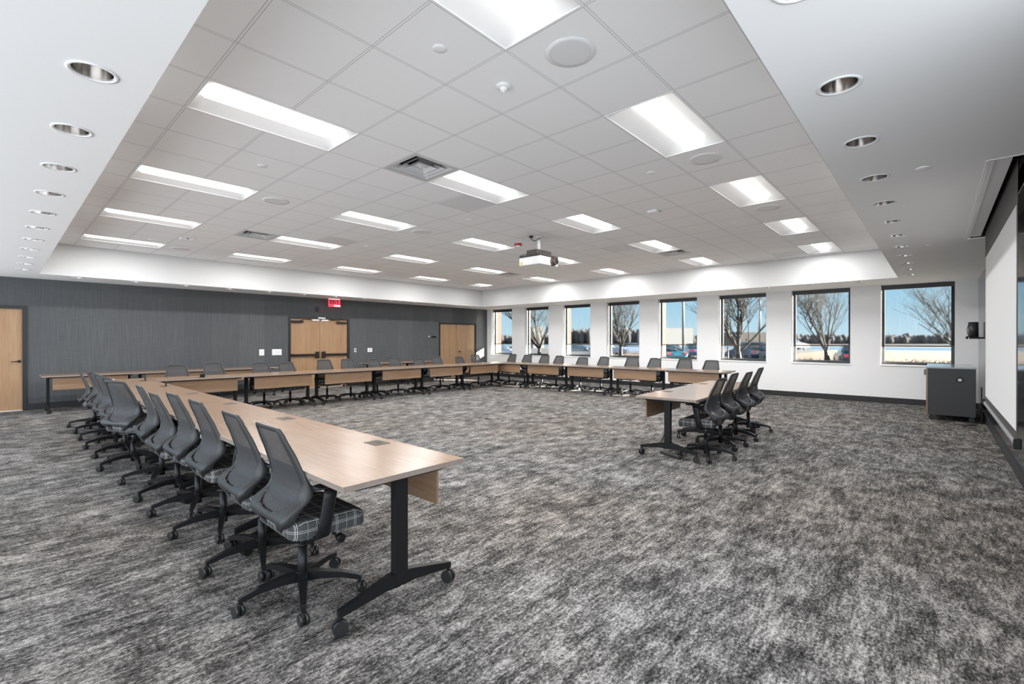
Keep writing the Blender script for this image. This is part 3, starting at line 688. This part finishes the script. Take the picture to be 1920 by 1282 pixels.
for k in range(5):
    place_table(10.94, 3.40 + TL*(k + .5), -PI/2, 'pale wood table in the run under the windows, %s' % ['at its free right end', 'second from its free end', 'third from its free end', 'fourth from its free end', 'at the far corner'][k], 'tables in the run under the windows')
for k in range(2):
    place_table(5.35 + math.cos(.04)*TL*(k + .5) - .04*.37, 2.03 + .04*TL*(k + .5) + .37, PI + .04, 'pale wood table in the short right-hand run, %s' % ['its near end toward the camera', 'its far half behind the chairs'][k], 'tables in the short right run')
for k, x in enumerate((1.30, 2.75, 4.20, 8.35, 9.80)):
    place_table(x, 13.06, 0, 'spare wood table standing against the dark wall, %s' % ['leftmost near the left door', 'second from the left door', 'just left of the panic-bar doors', 'just right of the panic-bar doors', 'next to the far wooden doors'][k], 'spare tables against the dark wall')
open_module(wing_l[4]); open_module(wing_l[5]); open_module(wing_t[0])

# ------------------------------------------------------------------ chairs
def interp(tab, z):
    for (a, *pa), (b, *pb) in zip(tab[:-1], tab[1:]):
        if (a - z)*(b - z) <= 0:
            t = (z - a)/(b - a); return [p + (q - p)*t for p, q in zip(pa, pb)]
    return list(tab[-1][1:])
PROF = [(.976, -.210, .160, .012, .024), (.90, -.190, .175, .018, .030), (.82, -.160, .193, .024, .032), (.75, -.138, .210, .028, .030), (.71, -.126, .219, .030, .032), (.67, -.118, .228, .032, .044), (.63, -.118, .236, .032, .056), (.60, -.126, .239, .030, .064), (.578, -.140, .239, .022, .070), (.558, -.166, .239, .008, .084), (.53, -.194, .238, 0, .094), (.50, -.204, .236, 0, .094), (.482, -.202, .228, 0, .080), (.464, -.192, .195, 0, .060), (.44, -.176, .135, 0, .040), (.41, -.155, .115, 0, .034), (.39, -.11, .105, 0, .03), (.372, -.03, .11, 0, .02)]
def make_chair():
    root = thing('office_chair', '', 'chair')
    # base
    bm = nb(); cyl(bm, (0, 0, .085), (0, 0, .135), .042, .036, 20)
    ang0 = .54
    for k in range(5):
        a = ang0 + 2*PI*k/5; d = Vector((math.cos(a), math.sin(a), 0)); s = Vector((-d.y, d.x, 0)); z = Vector((0, 0, 1))
        rect_sweep(bm, [(d*.02 + z*.108, s*.026, z*.024), (d*.10 + z*.112, s*.022, z*.020), (d*.22 + z*.103, s*.017, z*.016), (d*.305 + z*.083, s*.013, z*.014), (d*.318 + z*.078, s*.012, z*.012)])
        cyl(bm, d*.308 + z*.085, d*.308 + z*.05, .010)
    base = obj('star_base', bm, 'plastic', root)
    for k in range(5):
        a = ang0 + 2*PI*k/5; bm = nb(); x, y = math.cos(a)*.318, math.sin(a)*.318
        caster_bm(bm, x, y, .030, .017, a*2.3 + 1); 
        bm2 = bm; box(bm2, x - .011, x + .011, y - .011, y + .011, .030, .062, bev=.003)
        obj('caster', bm, 'wheel', base)
    bm = nb(); cyl(bm, (0, 0, .045), (0, 0, .27), .027, .025, 20); cyl(bm, (0, 0, .27), (0, 0, .285), .022, .020, 20); obj('gas_column', bm, 'plastic', root)
    bm = nb(); cyl(bm, (0, 0, .28), (0, 0, .37), .015, n=14); obj('piston', bm, 'gas', root)
    up = root
    # mechanism and pan
    bm = nb(); box(bm, -.10, .12, -.075, .075, .350, .392, bev=.012); 
    rect_sweep(bm, [(Vector((x, 0, z)), Vector((0, w_, 0)), Vector((0, 0, h_))) for x, z, w_, h_ in ((-.10, .395, .09, .006), (-.05, .392, .15, .008), (.1, .392, .17, .008), (.20, .396, .14, .005))]); obj('mechanism', bm, 'plastic', up)
    bm = nb()
    tube(bm, [(.06, -.06, .375), (.09, -.16, .362), (.10, -.22, .35)], .007, 8); cyl(bm, (.10, -.215, .352), (.105, -.245, .345), .020, .024, 16); obj('control_lever', bm, 'plastic', up)
    bm = nb()
    tube(bm, [(-.02, .06, .375), (-.02, .2, .362), (-.02, .25, .358)], .006, 8); box(bm, -.045, .01, .22, .26, .350, .364, bev=.004); obj('control_lever', bm, 'plastic', up)
    # seat cushion
    bm = nb(); box(bm, -.158, .262, -.245, .245, .390, .482)
    vert = [e for e in bm.edges if abs(e.verts[0].co.z - e.verts[1].co.z) > .01]
    bmesh.ops.bevel(bm, geom=vert, offset=.075, segments=6, affect='EDGES', profile=.55)
    hor = [e for e in bm.edges if abs(e.verts[0].co.z - e.verts[1].co.z) < .001 and len(e.link_faces) == 2 and abs(e.calc_face_angle(0)) > .8]
    bmesh.ops.bevel(bm, geom=hor, offset=.030, segments=5, affect='EDGES', profile=.5)
    bmesh.ops.triangulate(bm, faces=[f for f in bm.faces if len(f.verts) > 4])
    for f in bm.faces: f.smooth = True
    for v in bm.verts:
        x, y, z = v.co
        v.co.z = z - .030*max(0, (x - .10)/.16)**2 + (.010*abs(y/.245)**2 if z > .44 else 0)
    obj('seat', bm, 'plaid', up)
    # back frame + mesh
    nz, nu = 60, 28; Z0, Z1 = .373, .976
    zs = [Z1 + (Z0 - Z1)*(i/nz)**1.0 for i in range(nz + 1)]
    def sp_(u, z, off=0):
        xc, w_, c_, t = interp(PROF, z)
        cor = 1.0
        if z > .94: cor = 1 - .05*((z - .94)/.036)**2
        return Vector((xc + c_*abs(u)**2.0 + off, w_*u*cor, z - (.006*abs(u)**3 if z > .94 else 0) + (.020*(1 - u*u) if .44 < z < .60 else 0)*0)), t
    def inmesh(u, z):
        w_ = interp(PROF, z)[1]
        edge = .030 + .012*(.95 - z)/.3 + .030*max(0, 1 - abs(z - .60)/.12)
        uu = 1 - edge/w_
        zb = .528 + .060*abs(u/uu)**4 if abs(u) < uu else 9
        if z < .474: return abs(u) < .55 and z > .400
        return abs(u) < uu and z < .943 and z > zb
    F = [[None]*(nu + 1) for _ in range(nz + 1)]; B = [[None]*(nu + 1) for _ in range(nz + 1)]
    bm = nb()
    for i, z in enumerate(zs):
        for j in range(nu + 1):
            u = -1 + 2*j/nu; p, t = sp_(u, z); k = min(1, .016/t + .0) + (1 - min(1, .016/t))*max(0, (abs(u) - .55)/.45)**1.5
            B[i][j] = bm.verts.new(p); F[i][j] = bm.verts.new(p + Vector((t*k, 0, 0)))
    mask = [[not inmesh(-1 + 2*(j + .5)/nu, (zs[i] + zs[i+1])/2) for j in range(nu)] for i in range(nz)]
    def m_at(i, j): return 0 <= i < nz and 0 <= j < nu and mask[i][j]
    for i in range(nz):
        for j in range(nu):
            if not mask[i][j]: continue
            bm.faces.new((B[i][j], B[i][j+1], B[i+1][j+1], B[i+1][j])).smooth = True
            bm.faces.new((F[i][j], F[i+1][j], F[i+1][j+1], F[i][j+1])).smooth = True
            for (di, dj, p, q) in ((-1, 0, (i, j), (i, j+1)), (1, 0, (i+1, j+1), (i+1, j)), (0, -1, (i+1, j), (i, j)), (0, 1, (i, j+1), (i+1, j+1))):
                if not m_at(i + di, j + dj):
                    bm.faces.new((B[p[0]][p[1]], F[p[0]][p[1]], F[q[0]][q[1]], B[q[0]][q[1]]))
    bmesh.ops.delete(bm, geom=[v for v in bm.verts if not v.link_faces], context='VERTS')
    for _ in range(2): bmesh.ops.smooth_vert(bm, verts=[v for v in bm.verts], factor=.45, use_axis_x=True, use_axis_y=True, use_axis_z=True)
    bf = obj('back_frame', bm, 'frame_p', up)
    bf.modifiers.new('subsurf', 'SUBSURF').levels = 0
    bf.modifiers['subsurf'].render_levels = 1
    bm = nb(); g = []
    for i, z in enumerate(zs):
        if z < .500: break
        row = []
        for j in range(nu + 1):
            u = -1 + 2*j/nu; p, t = sp_(u*.90, z); row.append(bm.verts.new(p + Vector((.008 + .016*max(0, min(1, (.60 - z)/.06)), 0, 0))))
        g.append(row)
    for a, b in zip(g[1:-1], g[2:]):
        for j in range(nu): bm.faces.new((a[j], a[j+1], b[j+1], b[j])).smooth = True
    bkm = obj('back_mesh', bm, 'mesh', up)
    # arms
    for s in (-1, 1):
        bm = nb(); n = 14; rings = []
        for x, y, z, a, b in ((-.03, .13, .386, .035, .012), (-.025, .22, .384, .036, .014), (-.012, .262, .40, .037, .018), (.0, .272, .47, .037, .016), (.022, .275, .60, .037, .016), (.030, .275, .648, .039, .018)):
            if y < .25: rings.append([Vector((x + a*math.cos(2*PI*i/n), s*y, z + b*math.sin(2*PI*i/n))) for i in range(n)])
            else: rings.append([Vector((x + a*math.cos(2*PI*i/n), s*(y - b*math.sin(2*PI*i/n)), z)) for i in range(n)])
        loft(bm, rings); ar = obj('armrest', bm, 'plastic', up)
        bm = nb(); rings = []
        for x, k in ((-.062, .3), (-.058, .7), (-.04, .95), (0, 1), (.09, 1), (.125, .85), (.14, .5), (.143, .25)):
            rings.append([Vector((x, s*.272 + math.cos(2*PI*i/n)*.042*k, .660 + math.sin(2*PI*i/n)*.013*min(1, k*1.2) + (.0))) for i in range(n)])
        loft(bm, rings); obj('arm_pad', bm, 'plastic', ar)
    return root
ch0 = make_chair(); cfirst = [True]
UP = ('mechanism', 'control_lever', 'seat', 'back_frame', 'back_mesh', 'armrest')
def place_chair(x, y, rz, label, group, dz=0, spin=0):
    o = ch0 if cfirst[0] else copy_tree(ch0); cfirst[0] = False
    o.location = (x, y, 0); o.rotation_euler = (0, 0, rz); tag(o, label, 'chair', group)
    for c in o.children:
        if c.name.split('.')[0] in UP: c.location = (0, 0, dz)
        if c.name.startswith('star_base'): c.rotation_euler = (0, 0, spin)
    return o
KIND = 'black mesh-back office chair'
LW = [(1.18, 2.62, 0, 0, 0), (1.19, 3.24, -.02, 0, .1), (1.19, 4.01, 0, .01, .05), (1.18, 4.64, .02, .015, .0), (1.17, 5.26, .0, -.03, .35), (1.17, 5.88, -.03, 0, .0), (1.08, 6.80, .42, .0, .0), (1.12, 7.58, .12, 0, .3), (1.12, 8.30, .10, 0, .2), (1.14, 9.0, .08, 0, 0), (1.15, 9.75, -.02, .01, .2), (1.13, 10.42, -.04, -.05, 0)]
for k, (x, y, r, dz, sp) in enumerate(LW):
    ex_ = ['nearest, arm under the corner', 'second from the camera', 'third from the camera', 'fourth from the camera', 'fifth from the camera', 'sixth, before the visible table legs', 'seventh, turned so its whole back shows', 'eighth, tucked behind the turned chair', 'ninth from the camera', 'tenth from the camera', 'second to last before the dark wall', 'last one, closest to the dark wall'][k]
    place_chair(x - .035, y, r, KIND + ' at the left table run, ' + ex_, 'chairs along the left run', dz, sp)
TW = [(2.32, -.06), (2.96, .05), (3.84, .04), (4.41, .10), (5.26, -.04), (5.84, -.02), (6.62, .0), (7.22, .06), (8.02, -.02), (8.70, .03), (9.52, .04), (10.20, -.10)]
for k, (x, r) in enumerate(TW):
    place_chair(x, 10.70 + .04*math.sin(k*2.3), -PI/2 + r, KIND + ' facing the camera behind the far table run, %s from the left' % ORD[k], 'chairs behind the far run', [-.02, .01, -.02, -.03, .0, .0, -.02, .0, -.04, -.01, -.04, .01][k], k*.37)
WWc = [4.01, 4.66, 5.44, 6.05, 7.00, 7.66, 8.50, 9.10, 9.80, 10.42]
for k, y in enumerate(WWc):
    place_chair(11.36 + .04*math.sin(k*1.9), y, PI + .12*math.sin(k*2.7), KIND + ' under the windows, %s from that run\'s free right end' % ORD[k], 'chairs under the windows', [-.02, .0, 0, .02, .0, -.03, 0, 0, 0, .01][k], k*.53)
for k, (x, y, r, dz) in enumerate(((5.81, 2.13, PI/2 + .03, 0), (6.54, 2.20, PI/2 + .04, .02), (7.25, 2.22, PI/2 + .02, .0), (8.0, 2.26, PI/2 + .05, .03))):
    place_chair(x, y - .04, r, KIND + ' at the short right-hand table run, ' + ['nearest with its plaid seat showing', 'second from the camera', 'third from the camera', 'farthest of the four'][k], 'chairs at the short right run', dz, .2 + k*.4)

# ------------------------------------------------------------------ cables and power strips
ps_ = thing('power_strip', 'long grey power strip on the carpet under the near end of the right-hand table', 'power strip', (5.55, 2.42, 0), -.5)
bm = nb(); box(bm, -.03, .03, -.17, .17, .0, .04, bev=.006); obj('housing', bm, 'gas', ps_)
bm = nb(); [box(bm, -.012, .012, y, y + .03, .04, .0415) for y in (-.14, -.09, -.04, .01, .06, .11)]; obj('outlets', bm, 'black', ps_)
cord('tangled black cable from the power strip to the right-hand table legs', [(5.62, 2.28, .02), (5.72, 2.34, .01), (5.66, 2.50, .01), (5.84, 2.52, .01), (5.80, 2.40, .01), (5.95, 2.35, .008), (6.05, 2.48, .008), (5.75, 2.62, .05), (5.50, 2.44, .40), (5.49, 2.43, .66)], .006)
cord('thin black cord hanging down from the spare table at the left wall', [(1.55, 12.74, .52), (1.50, 12.70, .40), (1.42, 12.70, .15), (1.38, 12.66, .008), (1.55, 12.55, .008), (1.75, 12.52, .008)], .005)
bm = nb(); box(bm, 1.52, 1.66, 12.73, 12.754, .58, .62, bev=.004); tag(obj('plug_box', bm, 'switch'), 'small white plug box clipped to the spare table panel at left', 'plug')
cord('black cable lying on the carpet at the far inner corner of the tables', [(10.1, 9.98, .60), (10.05, 9.9, .3), (9.9, 9.6, .008), (9.7, 9.4, .008), (9.55, 9.35, .008), (9.75, 9.2, .008), (9.6, 9.05, .008)], .005)
bm = nb(); lathe(bm, [(.035, 0), (.035, .012), (.02, .018), (.0005, .018)], c=(5.96, 6.05, 0), n=16); tag(obj('floor_outlet', bm, 'blackm'), 'tiny dark round object on the open carpet in the middle of the room', 'floor outlet')

# ------------------------------------------------------------------ outdoors
GZ = -.35
bm = nb(); rectf(bm, 13.9, 1500, -700, 1200, GZ); struct('ground_lot', bm, 'asphalt')
bm = nb(); rectf(bm, 52, 118, -250, 15, GZ + .01); rectf(bm, 15, 38, -60, 200, GZ + .01); struct('ground_field', bm, 'grass')
bm = nb(); rectf(bm, 118, 170, -300, 400, GZ + .015); struct('ground_water', bm, 'water')
def dirp(px, d):  # point on the ground seen at picture column px at depth d
    th = .738; r = (px - 960)/877.76*d
    return (math.cos(th)*d + math.sin(th)*r, math.sin(th)*d - math.cos(th)*r)
bm = nb(); rnd = random.Random(3)
for px in range(900, 1830, 4):
    x, y = dirp(px, 300 + rnd.uniform(-15, 15)); hh = 5.2 + rnd.uniform(-1, 1) + (3.5 if 1050 < px < 1230 else 0)
    for q in range(5):
        hh *= rnd.uniform(.9, 1.08)
        lathe(bm, [(.3, 0), (1.6, hh*.2), (1.7, hh*.55), (1.0, hh*.85), (.2, hh)], c=(x + rnd.uniform(-4, 4), y + rnd.uniform(-4, 4), GZ), n=7)
tag(obj('distant_woods', bm, 'treeline'), 'dark strip of distant woods on the horizon beyond the windows', 'woods', kind='stuff')
bm = nb()
for _ in range(500):
    x = rnd.uniform(46, 52); y = rnd.uniform(-12, 30)
    for q in range(3): tube(bm, [(x, y, GZ), (x + rnd.uniform(-.3, .3), y + rnd.uniform(-.3, .3), GZ + rnd.uniform(.12, .38))], [.03, .01], 3)
tag(obj('dry_brush', bm, 'brush'), 'low dry brown brush at the edge of the lot outside the right windows', 'brush', kind='stuff')
def bare_tree(px, d, H, seed, label, spread=.55, tr=.16):
    x, y = dirp(px, d); rnd = random.Random(seed); root = thing('bare_tree', label, 'tree', (x, y, GZ)); bt = nb(); bb = nb()
    def branch(p, dv, L, r, lev):
        n = 4; pts = [p.copy()]; dd = dv.copy()
        for i in range(n):
            dd = (dd + Vector((rnd.uniform(-.16, .16), rnd.uniform(-.16, .16), rnd.uniform(-.02, .14)))).normalized(); pts.append(pts[-1] + dd*L/n)
        tube(bt if lev == 0 else bb, pts, [r*(1 - .6*i/n) for i in range(n + 1)], 6 if lev < 2 else 4 if lev < 3 else 3)
        if lev >= 4: return
        nk = (9, 5, 5, 4)[lev]
        for k in range(nk):
            t = rnd.uniform(.35, 1.0) if lev else rnd.uniform(.75, 1.0)
            q = pts[min(n, int(t*n))]; a = rnd.uniform(0, 2*PI); sp = spread*rnd.uniform(.6, 1.3)
            side = Vector((math.cos(a), math.sin(a), 0)); nd = (dd*math.cos(sp) + side*math.sin(sp) + Vector((0, 0, .15))).normalized()
            branch(q, nd, L*rnd.uniform(.55, .8) if lev else H*.45*rnd.uniform(.8, 1.1), r*(.30 if lev == 0 else .42), lev + 1)
    branch(Vector((0, 0, 0)), Vector((0, 0, 1)), H*.15, tr, 0)
    obj('trunk', bt, 'bark', root); obj('branches', bb, 'bark', root)
bare_tree(1552, 34, 8.6, 5, 'bare branching tree seen through the second window from the right', .50, .22)
bare_tree(1385, 30, 9, 12, 'wide bare tree blurred behind the shade of the third window from the right', .7, .26)
bare_tree(1165, 45, 10, 21, 'bare tree seen through the fourth window from the left', .6, .25)
bare_tree(1012, 38, 10, 33, 'bare tree behind the shade of the second window from the left', .7, .25)
bare_tree(1800, 36, 9, 41, 'bare tree partly visible at the right edge of the rightmost window', .75, .2)
def car(px, d, rz, color, label, L=4.6, H=1.5, wag=0):
    x, y = dirp(px, d); root = thing('car', label, 'car', (x, y, GZ), rz)
    hw = .9; rear = .9 if wag else .75
    low = [(-.5, .25), (-.5, .62), (-.46, .68), (-.22, .66) if 0 else (-.40, .66), (.25, .62), (.44, .52), (.5, .40), (.49, .22)]
    bm = nb(); R = []
    prof = [(-.49, .22), (-.50, .60), (-.47, .64), (-.40, .655), (.20, .64), (.42, .53), (.495, .42), (.50, .22)]
    for yy, k in ((-hw, .0), (-hw*.96, 1), (hw*.96, 1), (hw, .0)):
        sc = 1 if k else .985
        R.append([Vector((px_*L*sc, yy, (pz*H)*(1 if k else .97) + (0 if k else .02))) for px_, pz in prof])
    loft(bm, R); obj('body', bm, paint('car_paint_' + str(px), color), root)
    bm = nb(); cabp = [(-.46 if wag else -.40, .63), (-.40 if wag else -.28, .96), (-.20, 1.0), (.02, .99), (.22, .63)]; R = []
    for yy in (-hw*.92, -hw*.72, hw*.72, hw*.92):
        k = 1 if abs(yy) < hw*.8 else 0
        R.append([Vector((a*L, yy, (b if k else min(b, .64 + (b - .64)*.12))*H)) for a, b in cabp])
    loft(bm, R); cbn = obj('cabin_glass', bm, 'cglass', root)
    bm = nb(); box(bm, -.36*L if wag else -.27*L, .015*L, -hw*.70, hw*.70, H*.985, H*1.01, bev=.01); obj('roof', bm, bpy.data.materials['car_paint_' + str(px)], root)
    for sx in (-.31, .31):
        for sy in (-1, 1):
            bm = nb(); cyl(bm, (sx*L, sy*hw*.80, .32), (sx*L, sy*hw*1.01, .32), .32, n=20); wh = obj('wheel', bm, 'tyre', root)
            bm = nb(); cyl(bm, (sx*L, sy*hw*1.01, .32), (sx*L, sy*hw*1.02, .32), .2, n=14); obj('rim', bm, 'rim', wh)
    bm = nb(); [box(bm, -.506*L, -.495*L, *sorted((s*hw*.55, s*hw*.92)), .50*H, .60*H) for s in (-1, 1)]; obj('tail_lamp', bm, 'tail', root)
car(1085, 37, -.75, (0.1200, 0.1260, 0.1380), 'silver wagon parked outside, seen under the shade of the third window from the left', wag=1)
car(940, 42, -.75, (0.0480, 0.0720, 0.1320), 'blue car parked outside behind the leftmost window')
car(1243, 38, .9, (0.0120, 0.1320, 0.1920), 'bright teal car outside the fourth window from the right')
car(1300, 49, .6, (.05, .09, .16), 'dark blue car beside the teal one outside')
car(1402, 40, .75, (.03, .05, .09), 'dark navy car facing the building outside the third window from the right', 4.7, 1.65, 1)
car(1440, 38, .7, (0.2100, 0.2100, 0.2040), 'white car beside the navy car outside')
car(1600, 32, .25, (.012, .03, .08), 'blue sedan with red tail lamp at the edge of the second-rightmost window')
car(1488, 90, -.75, (.35, .35, .35), 'white van far across the lot behind the second window from the right', 5.5, 2.3, 1)
car(1138, 58, -.75, (.04, .05, .08), 'dark car far off outside the fourth window from the left')
car(1190, 66, -.75, (.10, .13, .20), 'dark blue car far off beside another outside the fourth window from the left')
def pole(px, d, h, r, m, label, name='lamp_pole', cat='pole'):
    x, y = dirp(px, d); bm = nb(); cyl(bm, (x, y, GZ), (x, y, GZ + h), r, r*.7, 10)
    if h > 5: box(bm, x - .3, x + .3, y - .12, y + .12, GZ + h, GZ + h + .12)
    tag(obj(name, bm, m), label, cat)
pole(1281, 40, 9, .10, 'pole', 'tall grey parking lot lamp pole outside the fourth window from the right')
pole(1365, 24, 1.5, .05, 'wframe', 'short dark post outside the third window from the right', 'bollard', 'post')
pole(1425, 50, 9, .10, 'pole', 'grey pole at the right side of the third window from the right')
def block(px0, px1, d, h, m, label):
    a = Vector((*dirp(px0, d), 0)); b = Vector((*dirp(px1, d), 0)); dv = (b - a); nrm = Vector((-dv.y, dv.x, 0)).normalized()
    if nrm.x < 0: nrm = -nrm
    root = thing('distant_building', label, 'building', (a.x, a.y, GZ)); bm = nb()
    vs = [(0, 0), (dv.x, dv.y), (dv.x + nrm.x*20, dv.y + nrm.y*20), (nrm.x*20, nrm.y*20)]
    loft(bm, [[Vector((x, y, z)) for x, y in vs] for z in (0, h)], smooth=False); obj('walls', bm, m, root)
    bm = nb(); nn = 6
    for k in range(nn):
        for q in (.12, ):
            c = dv*((k + .5)/nn) - nrm*.05; t = dv.normalized()*dv.length/nn*.3
            vs2 = [c - t, c + t]; z0, z1 = h*.35, h*.6
            bm.faces.new([bm.verts.new((p.x, p.y, z)) for p, z in ((vs2[0], z0), (vs2[1], z0), (vs2[1], z1), (vs2[0], z1))])
    obj('windows', bm, 'bldg2', root) if m == 'bldg2' else bm.free()
block(1225, 1300, 160, 6.2, 'bldg', 'long pale building far outside the fourth window from the right')
block(1000, 1020, 120, 5.5, 'bldg', 'small pale building outside the second window from the left')
block(1385, 1460, 170, 5.0, 'bldg2', 'low brown building far outside the third window from the right')
rl = thing('timber_railing', 'sunlit tan timber railing outside the second window from the left', 'railing', (0, 0, 0))
x, y = dirp(1000, 24); x2, y2 = dirp(1032, 22)
bm = nb()
for z in (.35, .75): tube(bm, [(x, y, GZ + z), (x2, y2, GZ + z)], .06, 4)
obj('rail', bm, 'post', rl)
for t in (0, .55, 1): bm = nb(); px_, py_ = x + (x2 - x)*t, y + (y2 - y)*t; box(bm, px_ - .1, px_ + .1, py_ - .1, py_ + .1, GZ, GZ + .95); obj('post', bm, 'post', rl)
